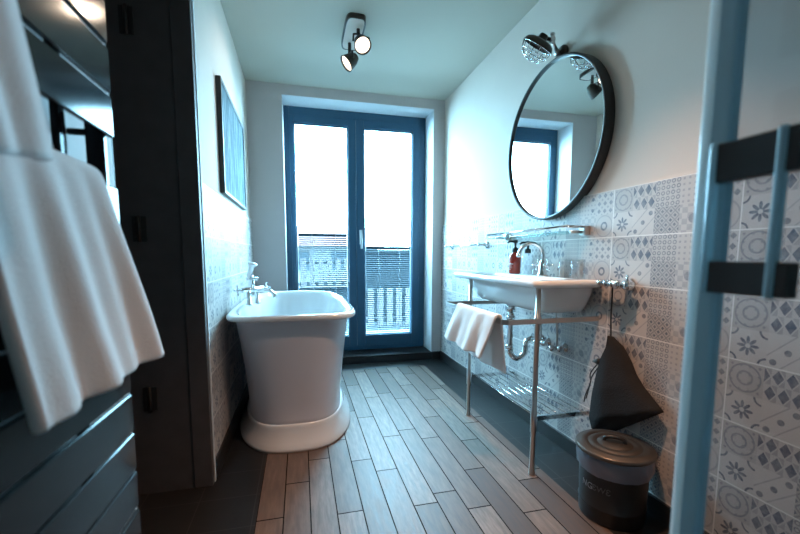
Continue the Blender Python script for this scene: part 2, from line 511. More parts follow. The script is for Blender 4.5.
for i, (x0, x1, gx0, gx1) in enumerate(LEAVES):
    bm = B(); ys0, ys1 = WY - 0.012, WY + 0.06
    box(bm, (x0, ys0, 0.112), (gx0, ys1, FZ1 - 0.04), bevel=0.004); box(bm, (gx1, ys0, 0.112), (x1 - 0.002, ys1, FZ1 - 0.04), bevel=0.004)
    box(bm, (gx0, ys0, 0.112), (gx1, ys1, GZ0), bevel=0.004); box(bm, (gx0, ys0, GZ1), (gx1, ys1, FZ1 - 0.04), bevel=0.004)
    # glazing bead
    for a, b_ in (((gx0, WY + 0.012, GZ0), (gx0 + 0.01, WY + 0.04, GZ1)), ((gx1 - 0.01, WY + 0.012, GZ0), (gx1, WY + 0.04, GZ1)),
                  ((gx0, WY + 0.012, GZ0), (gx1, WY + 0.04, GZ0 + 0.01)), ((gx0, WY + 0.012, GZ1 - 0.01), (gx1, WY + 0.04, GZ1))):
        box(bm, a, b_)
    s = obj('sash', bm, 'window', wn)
    bm = B(); box(bm, (gx0 + 0.002, WY + 0.034, GZ0 + 0.002), (gx1 - 0.002, WY + 0.038, GZ1 - 0.002))
    obj('pane', bm, 'pane', s)
    if i == 1:
        bm = B(); box(bm, (0.553, WY - 0.020, 1.10), (0.581, WY - 0.012, 1.24), bevel=0.003)
        tube(bm, [(0.567, WY - 0.02, 1.19), (0.567, WY - 0.05, 1.19)], 0.008)
        box(bm, (0.557, WY - 0.060, 1.06), (0.577, WY - 0.046, 1.205), bevel=0.005)
        obj('handle', bm, 'blindrail', s)

def blind(gx0, gx1, ztop, label):
    t = thing('venetian_blind', label, 'blind', ((gx0 + gx1) / 2, WY + 0.004, GZ0), group='venetian blinds on the balcony door')
    x0, x1 = gx0 + 0.018, gx1 - 0.018
    yc = WY + 0.002
    zb = GZ0 + 0.035
    bm = B(); box(bm, (x0, yc - 0.009, ztop - 0.012), (x1, yc + 0.009, ztop + 0.004), bevel=0.002)
    obj('head_rail', bm, 'slat', t)
    bm = B(); box(bm, (x0, yc - 0.009, zb - 0.016), (x1, yc + 0.009, zb - 0.004), bevel=0.002)
    obj('bottom_rail', bm, 'blindrail', t)
    bm = B(); n = int((ztop - zb - 0.02) / 0.0185); ang = radians(37)
    for k in range(n):
        z = zb + 0.012 + k * (ztop - zb - 0.03) / (n - 1)
        prev = None
        for q in (-1, 0, 1):
            yy = yc + q * 0.0105 * cos(ang); zz = z - q * 0.0105 * sin(ang) + (0.0014 if q == 0 else 0)
            cur = [bm.verts.new((x0, yy, zz)), bm.verts.new((x1, yy, zz))]
            if prev: bm.faces.new((prev[0], prev[1], cur[1], cur[0]))
            prev = cur
    r = bmesh.ops.solidify(bm, geom=bm.faces[:], thickness=0.001)
    obj('slats', bm, 'slat', t)
    for fx in (0.28, 0.76):
        bm = B(); x = x0 + (x1 - x0) * fx
        for dy in (-0.0095, 0.0095): tube(bm, [(x, yc + dy, zb - 0.01), (x, yc + dy, ztop - 0.004)], 0.0012, 6)
        obj('ladder_cord', bm, 'blindrail', t)
    for x in (x0 - 0.008, x1 + 0.008):
        bm = B(); tube(bm, [(x, yc, GZ0 + 0.006), (x, yc, GZ1 - 0.006)], 0.0022, 6)
        obj('guide_wire', bm, 'blindrail', t)
blind(-0.032, 0.452, 1.195, 'taller venetian blind with grey slats behind the bathtub, left door leaf')
blind(0.602, 1.079, 1.080, 'shorter darker venetian blind on the right door leaf')

# ------------------------------------------------------------------ bathtub with rim tap
def sup(th, a, b, n):
    c, s = cos(th), sin(th)
    return (a * math.copysign(abs(c) ** (2 / n), c), b * math.copysign(abs(s) ** (2 / n), s))
TCX, TCY = -0.042, 2.66
def ring(bm, a, b, z, n=2.7, cy=TCY, seg=144, tilt=0.0):
    vs = []
    for k in range(seg):
        th = 2 * pi * k / seg
        x, y = sup(th, a, b, n if sin(th) < 0 else min(n, 3.0))
        vs.append(bm.verts.new((TCX + x, cy + y, z + tilt * y)))
    return vs
def bridge(bm, rings, mi=0):
    for a, b in zip(rings, rings[1:]):
        n = len(a)
        for k in range(n):
            f = bm.faces.new((a[k], a[(k + 1) % n], b[(k + 1) % n], b[k])); f.smooth = True; f.material_index = mi
tub = thing('bathtub', 'white freestanding pedestal bathtub with rolled rim on the plank floor', 'bathtub', (TCX, TCY, 0))
bm = B(); tl = 0.012
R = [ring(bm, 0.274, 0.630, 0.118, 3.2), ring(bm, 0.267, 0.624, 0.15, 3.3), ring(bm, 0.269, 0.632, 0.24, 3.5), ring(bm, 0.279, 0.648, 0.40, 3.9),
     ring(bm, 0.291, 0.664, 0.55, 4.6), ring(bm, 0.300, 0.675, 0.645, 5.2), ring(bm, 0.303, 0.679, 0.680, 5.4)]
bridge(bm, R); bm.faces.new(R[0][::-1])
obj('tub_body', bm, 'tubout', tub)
bm = B(); N_ = 7.0
R = [ring(bm, 0.300, 0.675, 0.677, 5.5), ring(bm, 0.320, 0.702, 0.679, N_), ring(bm, 0.331, 0.713, 0.684, N_), ring(bm, 0.334, 0.717, 0.693, N_),
     ring(bm, 0.331, 0.714, 0.703, N_), ring(bm, 0.320, 0.703, 0.709, N_), ring(bm, 0.300, 0.686, 0.709, 6.0), ring(bm, 0.287, 0.670, 0.702, 5.5),
     ring(bm, 0.276, 0.656, 0.675, 5), ring(bm, 0.255, 0.620, 0.52, 4), ring(bm, 0.236, 0.572, 0.38, 3.4), ring(bm, 0.20, 0.51, 0.29), ring(bm, 0.14, 0.42, 0.262), ring(bm, 0.03, 0.1, 0.258)]
bridge(bm, R); bm.faces.new(R[-1])
obj('tub_basin', bm, 'enamel', tub)
bm = B()
R = [ring(bm, 0.332, 0.676, 0.0, 2.7), ring(bm, 0.336, 0.680, 0.010, 2.7), ring(bm, 0.334, 0.678, 0.020, 2.7), ring(bm, 0.325, 0.668, 0.038, 2.75), ring(bm, 0.309, 0.654, 0.062, 2.85), ring(bm, 0.295, 0.644, 0.090, 2.95),
     ring(bm, 0.288, 0.640, 0.110, 3.0), ring(bm, 0.286, 0.639, 0.124, 3.0), ring(bm, 0.278, 0.633, 0.132, 3.1), ring(bm, 0.266, 0.622, 0.132, 3.2)]
bridge(bm, R); bm.faces.new(R[0][::-1])
obj('plinth', bm, 'enamel', tub)
bm = B(); lathe(bm, [(0.03, 0.2585), (0.03, 0.262), (0.02, 0.264)], 24, Matrix.Translation((TCX, TCY + 0.35, 0.0)))
obj('drain', bm, 'chrome', tub)

def cross_handle(bm, c, d):
    c, d = Vector(c), Vector(d).normalized(); u, w2 = frame_at(d)
    tube(bm, [c, c + d * 0.032], 0.008)
    lathe(bm, [(0.011, 0), (0.013, 0.006), (0.011, 0.012)], 14, axis_mtx(c + d * 0.026, d))
    for q in (u, -u, w2, -w2):
        tube(bm, [c + d * 0.032, c + d * 0.032 + q * 0.024], 0.0045, 8)
        lathe(bm, [(0.003, -0.006), (0.0065, -0.003), (0.0065, 0.003), (0.003, 0.006)], 10, axis_mtx(c + d * 0.032 + q * 0.026, q))
tx, ty, tz = -0.297, 2.46, 0.708
bm = B()
for dx in (-0.038, 0.038):
    lathe(bm, [(0.021, tz - 0.001), (0.021, tz + 0.004), (0.013, tz + 0.012), (0.011, tz + 0.085)], 18, Matrix.Translation((tx + 0.02 + dx * 0.5, ty + dx, 0)))
tube(bm, [(tx - 0.03, ty - 0.065, tz + 0.09), (tx + 0.07, ty + 0.065, tz + 0.09)], 0.015, 16)
tube(bm, [(tx + 0.02, ty, tz + 0.09), (tx + 0.02, ty, tz + 0.15)], [0.014, 0.010])
tp = obj('bath_tap', bm, 'chrome', tub)
tp['label'] = 'chrome two-handle mixer tap with hand shower'
bm = B(); cross_handle(bm, (tx - 0.03, ty - 0.065, tz + 0.09), (-0.6, -0.8, 0.0)); obj('cross_handle', bm, 'chrome', tp)
bm = B(); cross_handle(bm, (tx + 0.07, ty + 0.065, tz + 0.09), (0.6, 0.8, 0.0)); obj('cross_handle', bm, 'chrome', tp)
bm = B(); tube(bm, smooth_path([(tx + 0.02, ty, tz + 0.085), (tx + 0.06, ty - 0.03, tz + 0.088), (tx + 0.115, ty - 0.065, tz + 0.085), (tx + 0.145, ty - 0.085, tz + 0.066), (tx + 0.147, ty - 0.088, tz + 0.046)]), 0.0105, 14)
obj('spout', bm, 'chrome', tp)
bm = B(); tube(bm, [(tx - 0.012, ty, tz + 0.152), (tx + 0.052, ty, tz + 0.152)], 0.009)
tube(bm, [(tx + 0.015, ty - 0.03, tz + 0.158), (tx + 0.02, ty, tz + 0.166), (tx + 0.025, ty + 0.03, tz + 0.158)], 0.007)
obj('cradle', bm, 'chrome', tp)
bm = B()
tube(bm, [(tx + 0.0, ty, tz + 0.145), (tx + 0.0, ty, tz + 0.185)], 0.008, 12)
lathe(bm, [(0.010, 0), (0.012, 0.02), (0.014, 0.05), (0.012, 0.062), (0.026, 0.075), (0.027, 0.085), (0.01, 0.09)], 18, axis_mtx((tx, ty, tz + 0.165), (0.35, -0.2, 1)))
obj('hand_shower', bm, 'porcelain', tp)

# ------------------------------------------------------------------ picture on the left wall
pc = thing('framed_picture', 'dark framed blue abstract picture on the wall above the bathtub', 'picture', (XL, 2.7, 1.325))
px0, px1, yy0, yy1, zz0, zz1 = XL + 0.0005, XL + 0.026, 2.277, 3.13, 1.325, 1.912
bm = B(); fw = 0.018
box(bm, (px0, yy0, zz0), (px1, yy0 + fw, zz1), bevel=0.002); box(bm, (px0, yy1 - fw, zz0), (px1, yy1, zz1), bevel=0.002)
box(bm, (px0, yy0 + fw, zz0), (px1, yy1 - fw, zz0 + fw), bevel=0.002); box(bm, (px0, yy0 + fw, zz1 - fw), (px1, yy1 - fw, zz1), bevel=0.002)
obj('frame', bm, 'iron', pc)
bm = B(); box(bm, (px0, yy0 + fw, zz0 + fw), (px1 - 0.006, yy1 - fw, zz1 - fw)); obj('canvas', bm, 'canvas', pc)

# ------------------------------------------------------------------ towel radiator and towels
rd = thing('towel_radiator', 'tall anthracite flat-panel towel radiator on the near left wall', 'radiator', (XL, 0.55, 0.0))
RY0, RY1 = 0.22, 0.870
bars = [(0.172, 0.243), (0.252, 0.323), (0.332, 0.403), (0.412, 0.4805), (0.4905, 0.5625), (0.5675, 0.643), (0.648, 0.7235), (0.7285, 0.8035), (0.8085, 0.884), (0.889, 0.9645), (0.9695, 1.0445), (1.0495, 1.125),
        (1.216, 1.290), (1.2965, 1.375), (1.3825, 1.456), (1.545, 1.62), (1.625, 1.70)]
for z0, z1 in bars:
    bm = B(); box(bm, (-0.342, RY0, z0), (-0.332, RY1, z1), bevel=0.0024, seg=1)
    obj('heating_panel', bm, 'panel', rd)
for y in (0.785, 0.30):
    bm = B(); box(bm, (-0.385, y - 0.012, 0.0), (-0.373, y + 0.012, 1.70), bevel=0.003)
    obj('upright', bm, 'panel', rd)
for y, z in ((0.857, 1.17), (0.24, 1.17), (0.857, 0.3), (0.24, 0.3)):
    bm = B(); box(bm, (-0.372, y - 0.004, z - 0.08), (-0.342, y + 0.004, z + 0.08)); tube(bm, [(XL - 0.0 + 0.001, y, z + 0.05), (-0.37, y, z + 0.05)], 0.006)
    obj('wall_bracket', bm, 'panel', rd)

def drape(name, xbar, halfx, ztop, y_top, y_bot, zfront, zback, fold, thick, m, seed=0, nx=46, flare=0.03, front_sign=1, sag=0.0, skew=0.0, wob=0.012, xback=None):
    """cloth hung over a horizontal bar that runs along y; front falls on the +x*front_sign side"""
    bm = B(); path = []
    nf, nb = 26, 18
    for k in range(nf + 1):
        t = 1 - k / nf
        path.append(('f', t))
    for k in range(1, 8):
        path.append(('t', k / 8))
    for k in range(nb + 1):
        path.append(('b', k / nb))
    rows = []
    for kind, t in path:
        row = []
        for i in range(nx + 1):
            s = i / nx
            if kind == 'f':
                drop = t; z = ztop - t * (ztop - zfront); x = xbar + front_sign * (halfx + flare * t)
            elif kind == 't':
                a = pi * t; drop = 0; z = ztop + halfx * 0.9 * sin(a); x = xbar + front_sign * halfx * cos(a)
            else:
                drop = t; z = ztop - t * (ztop - zback); x = xbar - front_sign * (halfx + (0.3 * flare if xback is None else xback) * t)
            ya = y_top[0] + (y_bot[0] - y_top[0]) * drop; yb = y_top[1] + (y_bot[1] - y_top[1]) * drop
            y = ya + (yb - ya) * s
            amp = fold * (0.15 + 0.85 * drop ** 0.8)
            f = sin(s * 2 * pi * 2.3 + seed) * 0.6 + sin(s * 2 * pi * 4.1 + seed * 2.3 + drop * 0.8) * 0.4 + noise.noise(Vector((s * 5, drop * 1.5, seed))) * 0.6
            if kind == 'f': x += front_sign * (amp * f + amp * 0.7)
            elif kind == 'b': x -= front_sign * amp * f * 0.4 * (1 if xback is None else 1)
            z += wob * noise.noise(Vector((s * 4, seed, 3.1))) * drop - sag * sin(pi * s) * (1 - drop) * 0.3
            z -= skew * (1 - s) * drop
            row.append(bm.verts.new((x, y, z)))
        rows.append(row)
    for a, b_ in zip(rows, rows[1:]):
        for i in range(nx):
            f = bm.faces.new((a[i], a[i + 1], b_[i + 1], b_[i])); f.smooth = True
    bmesh.ops.recalc_face_normals(bm, faces=bm.faces[:])
    me = bpy.data.meshes.new(name); bm.to_mesh(me); bm.free(); me.materials.append(M[m])
    o = bpy.data.objects.new(name, me); COL.objects.link(o)
    so = o.modifiers.new('thickness', 'SOLIDIFY'); so.thickness = thick; so.offset = 0
    be = o.modifiers.new('round', 'BEVEL'); be.width = thick * 0.42; be.segments = 3; be.limit_method = 'ANGLE'; be.angle_limit = radians(60)
    return o
o = drape('bath_towel', -0.337, 0.017, 1.124, (0.472, 0.770), (0.474, 0.840), 0.812, 0.90, 0.014, 0.015, 'towel', seed=1.3, flare=0.040, wob=0.004, xback=0.0)
tag(o, 'large white terry towel hanging lower on the dark radiator', 'towel', group='terry towels on the radiator')
o = drape('bath_towel', -0.337, 0.022, 1.462, (0.21, 0.515), (0.20, 0.515), 1.100, 1.30, 0.013, 0.019, 'towel', seed=4.1, flare=0.052, wob=0.005, skew=0.05, xback=0.0)
tag(o, 'thick white towel on the radiator above the larger towel, cut by the picture edge', 'towel', group='terry towels on the radiator')

# ------------------------------------------------------------------ mirror, wall lamp, ceiling spotlight
mr = thing('wall_mirror', 'big round mirror in thin black frame above the washbasin', 'mirror', (XR, 1.876, 1.577))
my, mz, ma, mb = 1.884, 1.594, 0.408, 0.402
def ell(bm, x, da, seg=80):
    return [bm.verts.new((x, my + (ma + da) * cos(2 * pi * k / seg), mz + (mb + da) * sin(2 * pi * k / seg))) for k in range(seg)]
bm = B()
R = [ell(bm, XR - 0.001, 0.0), ell(bm, XR - 0.046, 0.0), ell(bm, XR - 0.050, -0.003), ell(bm, XR - 0.050, -0.011), ell(bm, XR - 0.046, -0.014), ell(bm, XR - 0.034, -0.014)]
bridge(bm, R); obj('frame', bm, 'iron', mr)
bm = B(); a = ell(bm, XR - 0.038, -0.0135); b_ = ell(bm, XR - 0.03, -0.0135); bridge(bm, [a, b_]); bm.faces.new(a); bm.faces.new(b_[::-1])
obj('mirror_glass', bm, 'mirror', mr, smooth=False)

wl = thing('wall_lamp', 'industrial caged wall lamp on jointed arm above the round mirror', 'lamp', (XR, 1.85, 2.02))
bm = B(); lathe(bm, [(0.04, 0), (0.04, 0.010), (0.034, 0.018), (0.014, 0.022), (0.012, 0.03)], 24, axis_mtx((XR, 1.85, 2.02), (-1, 0, 0)))
obj('wall_plate', bm, 'bronze', wl)
bm = B()
J1, J2 = Vector((1.285, 1.85, 2.02)), Vector((1.215, 1.80, 2.050))
tube(bm, [J1, J2], 0.009, 12)
lathe(bm, [(0.014, -0.012), (0.015, 0), (0.014, 0.012)], 16, axis_mtx(J2, (0.3, -0.9, 0.1)))
lathe(bm, [(0.014, -0.012), (0.015, 0), (0.014, 0.012)], 16, axis_mtx(J1, (0.3, -0.9, 0.1)))
lathe(bm, [(0.004, 0), (0.012, 0.004), (0.012, 0.012), (0.004, 0.016)], 10, axis_mtx(J2 + Vector((0, 0, 0.016)), (0, 0, 1)))
obj('arm', bm, 'nickel', wl)
HD = Vector((-0.34, 0.50, -0.80)).normalized()
H0 = Vector((1.155, 1.79, 2.040))
bm = B(); tube(bm, [J2, H0 - HD * 0.005], 0.008, 12)
mx = axis_mtx(H0, HD)
lathe(bm, [(0.016, -0.022), (0.02, -0.018), (0.024, 0.0), (0.05, 0.005), (0.068, 0.014), (0.077, 0.03), (0.080, 0.036), (0.077, 0.036), (0.066, 0.018), (0.048, 0.009), (0.01, 0.006)], 32, mx)
obj('lamp_shade', bm, 'bronze', wl)
bm = B(); lathe(bm, [(0.012, 0.006), (0.03, 0.03), (0.034, 0.05), (0.028, 0.068), (0.012, 0.078), (0.002, 0.08)], 20, mx)
obj('bulb', bm, 'clear', wl)
bm = B()
u, v = frame_at(HD)
for k in range(8):
    an = 2 * pi * k / 8
    q = u * cos(an) + v * sin(an)
    tube(bm, [H0 + HD * 0.034 + q * 0.076, H0 + HD * 0.066 + q * 0.069, H0 + HD * 0.091 + q * 0.044, H0 + HD * 0.098 + q * 0.016], 0.0022, 6)
for rr, hh in ((0.076, 0.036), (0.069, 0.066), (0.044, 0.091), (0.016, 0.098)):
    tube(bm, [H0 + HD * hh + (u * cos(2 * pi * k / 28) + v * sin(2 * pi * k / 28)) * rr for k in range(28)], 0.0024, 6, closed=True)
obj('wire_cage', bm, 'chrome', wl)

cs = thing('ceiling_spotlight', 'twin-head dark ceiling spotlight with lit lamps', 'lamp', (0.355, 2.63, ZC))
bm = B()
seg = 40; top, bot = [], []
for k in range(seg):
    x, y = sup(2 * pi * k / seg, 0.062, 0.19, 5)
    top.append(bm.verts.new((0.355 + x, 2.64 + y, ZC))); bot.append(bm.verts.new((0.355 + x, 2.64 + y, ZC - 0.028)))
inn = []
for k in range(seg):
    x, y = sup(2 * pi * k / seg, 0.054, 0.182, 5); inn.append(bm.verts.new((0.355 + x, 2.64 + y, ZC - 0.028)))
inn2 = []
for k in range(seg):
    x, y = sup(2 * pi * k / seg, 0.054, 0.182, 5); inn2.append(bm.verts.new((0.355 + x, 2.64 + y, ZC - 0.022)))
bridge(bm, [top, bot, inn, inn2]); bm.faces.new(top)
obj('mounting_rim', bm, 'bronze', cs)
bm = B(); pr = []
for z_ in (ZC - 0.020, ZC - 0.0265):
    pr.append([bm.verts.new((0.355 + sup(2 * pi * k / seg, 0.0525, 0.1805, 5)[0], 2.64 + sup(2 * pi * k / seg, 0.0525, 0.1805, 5)[1], z_)) for k in range(seg)])
bridge(bm, pr)
for r_ in pr: bm.faces.new(r_).smooth = False
for f in bm.faces: f.smooth = False
obj('face_plate', bm, 'paint', cs)
SPOTS = [((0.378, 2.565), Vector((0.395, 2.555, 2.300)), Vector((0.16, -0.66, -0.74)).normalized()),
         ((0.345, 2.74), Vector((0.345, 2.715, 2.262)), Vector((-0.75, -0.12, -0.62)).normalized())]
for (sx, sy), c, dr in SPOTS:
    bm = B()
    tube(bm, [(sx, sy, ZC - 0.024), (sx, sy, c.z + 0.055)], 0.011, 12)
    u, v = frame_at(dr)
    hz = Vector((dr.y, -dr.x, 0)).normalized()
    for q in (hz, -hz):
        tube(bm, [Vector((sx, sy, c.z + 0.056)), c + q * 0.052 + Vector((0, 0, 0.04)), c + q * 0.054], 0.006, 8)
    y_ = obj('yoke', bm, 'bronze', cs)
    bm = B(); mx = axis_mtx(c - dr * 0.045, dr)
    lathe(bm, [(0.018, -0.012), (0.024, -0.008), (0.028, 0.0), (0.040, 0.022), (0.047, 0.05), (0.052, 0.075), (0.054, 0.082), (0.050, 0.082), (0.046, 0.07), (0.04, 0.045), (0.02, 0.03)], 32, mx)
    h = obj('lamp_head', bm, 'bronze', cs)
    bm = B(); lathe(bm, [(0.0455, 0.0695), (0.0455, 0.0725), (0.03, 0.076), (0.01, 0.078)], 28, mx)
    obj('lens', bm, 'bulb', h)

# ------------------------------------------------------------------ glass shelf, towel rail
TX = XR - 0.012   # face of the tiles
gs = thing('glass_shelf', 'long glass shelf with chrome rail under the round mirror', 'shelf', (TX, 2.0, 1.11))
bm = B(); box(bm, (1.185, 1.61, 1.106), (TX - 0.001, 2.38, 1.114), bevel=0.002); obj('shelf_glass', bm, 'shelfglass', gs)
bm = B(); tube(bm, [(1.19, 1.595, 1.134), (1.19, 2.38, 1.134)], 0.006, 10)
for y in (1.595, 2.38): tube(bm, [(TX - 0.02, y, 1.134), (1.19, y, 1.134)], 0.006, 10)
obj('guard_rail', bm, 'chrome', gs)
for y in (1.60, 2.32):
    bm = B(); box(bm, (TX - 0.03, y - 0.02, 1.096), (TX, y + 0.02, 1.140), bevel=0.003); tube(bm, [(TX - 0.03, y, 1.110), (1.215, y, 1.110)], 0.007, 10)
    obj('bracket', bm, 'nickel', gs)
tr = thing('towel_rail', 'slim empty chrome towel rail on the tiles near the window', 'rail', (TX, 3.0, 1.077))
bm = B(); tube(bm, [(1.25, 2.52, 1.077), (1.25, 3.36, 1.077)], 0.006, 10); obj('bar', bm, 'chrome', tr)
for y in (2.62, 3.28):
    bm = B(); lathe(bm, [(0.028, 0), (0.028, 0.006), (0.02, 0.011), (0.010, 0.013), (0.009, 0.056), (0.012, 0.06), (0.012, 0.072), (0.004, 0.076)], 22, axis_mtx((TX, y, 1.077), (-1, 0, 0)))
    obj('rosette', bm, 'chrome', tr)

# ------------------------------------------------------------------ washstand and washbasin
SX0, SX1, SY0, SY1, SZ = 0.965, TX - 0.002, 1.465, 2.43, 0.893
ws = thing('washstand', 'chrome console washstand with two front legs and wire shelf', 'stand', (1.15, 1.87, 0))
LEG = [(1.008, 1.517), (1.003, 2.215)]
for x, y in LEG:
    bm = B(); lathe(bm, [(0.015, 0), (0.016, 0.004), (0.0135, 0.010), (0.0125, 0.045), (0.0115, 0.05), (0.0115, 0.2), (0.0145, 0.205), (0.0145, 0.30), (0.0115, 0.305), (0.0115, 0.70), (0.0145, 0.702), (0.0145, 0.73), (0.0115, 0.732), (0.0115, 0.8565)], 18, Matrix.Translation((x, y, 0)))
    obj('leg', bm, 'nickel', ws)
bm = B(); z = 0.715
# U-shaped towel bar: flat strip bent out in front of the legs
def strip(bm, pts, h, th):
    for p, q in zip(pts, pts[1:]):
        p, q = Vector(p), Vector(q); d_ = (q - p).normalized(); n_ = Vector((-d_.y, d_.x, 0)) * th / 2
        vs = [bm.verts.new(c_ + n_ * s_ + Vector((0, 0, zz_ * h / 2))) for c_ in (p - d_ * th / 2, q + d_ * th / 2) for s_ in (1, -1) for zz_ in (1, -1)]
        for f in ((0, 1, 3, 2), (4, 6, 7, 5), (0, 4, 5, 1), (2, 3, 7, 6), (0, 2, 6, 4), (1, 5, 7, 3)):
            bm.faces.new([vs[i] for i in f])
xb = 0.835
strip(bm, [(TX, 1.497, z), (xb + 0.02, 1.497, z), (xb, 1.515, z), (xb, 2.18, z), (xb + 0.02, 2.198, z), (TX, 2.198, z)], 0.022, 0.006)
obj('towel_bar', bm, 'nickel', ws)
bm = B(); zs = 0.258
for y in (1.533, 2.199):
    strip(bm, [(1.018, y, zs), (TX, y, zs)], 0.022, 0.006)
for k in range(7):
    x = 1.032 + k * 0.042; tube(bm, [(x, 1.53, zs + 0.004), (x, 2.20, zs + 0.004)], 0.0022, 8)
obj('wire_shelf', bm, 'chrome', ws)

wb = thing('washbasin', 'wide white porcelain washbasin set on the chrome washstand', 'washbasin', (1.14, 1.95, 0.75))
def rring(bm, x0, x1, y0, y1, z, r, seg=8):
    vs = []
    for cx, cy, a0 in ((x1 - r, y1 - r, 0), (x0 + r, y1 - r, pi / 2), (x0 + r, y0 + r, pi), (x1 - r, y0 + r, 1.5 * pi)):
        for k in range(seg):
            a_ = a0 + (pi / 2) * k / (seg - 1); vs.append(bm.verts.new((cx + r * cos(a_), cy + r * sin(a_), z)))
    return vs
bm = B()
R = [rring(bm, 1.075, 1.275, 1.57, 2.15, 0.738, 0.05), rring(bm, 1.052, 1.282, 1.540, 2.20, 0.743, 0.05), rring(bm, 1.038, 1.286, 1.520, 2.255, 0.775, 0.05), rring(bm, 1.029, 1.294, 1.503, 2.31, 0.82, 0.05), rring(bm, 1.025, 1.298, 1.495, 2.345, 0.857, 0.05),
     rring(bm, 0.985, 1.302, 1.478, 2.405, 0.857, 0.045), rring(bm, 0.972, 1.305, 1.468, 2.425, 0.860, 0.045), rring(bm, 0.965, SX1, 1.463, 2.432, 0.868, 0.045), rring(bm, 0.965, SX1, 1.463, 2.432, 0.886, 0.045), rring(bm, 0.974, SX1 - 0.004, 1.470, 2.424, SZ, 0.045),
     rring(bm, 0.995, 1.205, 1.55, 2.34, SZ, 0.06), rring(bm, 1.008, 1.195, 1.565, 2.325, SZ - 0.010, 0.06), rring(bm, 1.050, 1.180, 1.60, 2.22, 0.80, 0.05), rring(bm, 1.085, 1.165, 1.66, 2.1, 0.772, 0.03)]
bridge(bm, R); bm.faces.new(R[0][::-1]); bm.faces.new(R[-1])
obj('bowl', bm, 'porcelain', wb)
# tap
fx, fy = 1.248, 1.85
bm = B(); lathe(bm, [(0.027, SZ - 0.001), (0.027, SZ + 0.006), (0.02, SZ + 0.016), (0.018, SZ + 0.07), (0.013, SZ + 0.08), (0.011, SZ + 0.085)], 22, Matrix.Translation((fx, fy, 0)))
tp = obj('basin_tap', bm, 'chrome', wb); tp['label'] = 'chrome swan-neck tap'
bm = B(); tube(bm, smooth_path([(fx, fy, SZ + 0.07), (fx, fy, SZ + 0.115), (fx - 0.018, fy + 0.005, SZ + 0.152), (fx - 0.058, fy + 0.015, SZ + 0.172), (fx - 0.098, fy + 0.027, SZ + 0.158), (fx - 0.12, fy + 0.033, SZ + 0.122), (fx - 0.122, fy + 0.034, SZ + 0.112)]), 0.0095, 14)
lathe(bm, [(0.0125, 0), (0.0125, 0.016)], 14, Matrix.Translation((fx - 0.122, fy + 0.034, SZ + 0.098)))
obj('spout', bm, 'chrome', tp)
for dy in (-0.05, 0.05):
    bm = B(); cross_handle(bm, (fx, fy + dy * 0.35, SZ + 0.05), (0, math.copysign(1, dy), 0.25)); obj('cross_handle', bm, 'chrome', tp)
# trap below
bm = B(); dx, dy_ = 1.13, 1.955
tube(bm, [(dx, dy_, 0.739), (dx, dy_, 0.69)], 0.024, 18)
tube(bm, smooth_path([(dx, dy_, 0.69), (dx, dy_, 0.56), (dx, dy_, 0.48), (dx + 0.01, dy_ - 0.006, 0.445), (dx + 0.04, dy_ - 0.012, 0.425), (dx + 0.075, dy_ - 0.018, 0.445), (dx + 0.085, dy_ - 0.02, 0.48), (dx + 0.09, dy_ - 0.02, 0.515), (dx + 0.115, dy_ - 0.02, 0.535), (dx + 0.15, dy_ - 0.02, 0.535), (TX - 0.003, dy_ - 0.02, 0.535)]), 0.0165, 16)
for z in (0.655, 0.49): lathe(bm, [(0.022, -0.014), (0.022, 0.014)], 16, Matrix.Translation((dx, dy_, z)))
lathe(bm, [(0.032, 0), (0.032, 0.006), (0.02, 0.012)], 20, axis_mtx((TX - 0.002, dy_ - 0.02, 0.535), (-1, 0, 0)))
o = obj('drain_trap', bm, 'chrome', wb)

for k, (y, lb) in enumerate(((1.86, 'chrome angle valve under the basin, beside the drain trap'), (1.72, 'second chrome angle valve under the basin, nearer the waste bin'))):
    v = thing('angle_valve', lb, 'valve', (TX, y, 0.53), group='angle valves below the washbasin')
    bm = B(); lathe(bm, [(0.026, 0), (0.026, 0.005), (0.012, 0.012), (0.011, 0.055), (0.015, 0.06), (0.015, 0.085), (0.006, 0.09)], 18, axis_mtx((TX, y, 0.53), (-1, 0, 0)))
    obj('valve_body', bm, 'chrome', v)
    bm = B(); lathe(bm, [(0.008, 0), (0.016, 0.01), (0.017, 0.026), (0.012, 0.03)], 14, axis_mtx((TX - 0.05, y - 0.012, 0.53), (0, -1, 0.1)))
    obj('knob', bm, 'chrome', v)
    bm = B(); tube(bm, smooth_path([(TX - 0.05, y, 0.54), (TX - 0.05, y, 0.62), (TX - 0.055, y + 0.01, 0.70), (TX - 0.06, y + 0.02, 0.734)]), 0.006, 10)
    obj('supply_hose', bm, 'nickel', v)

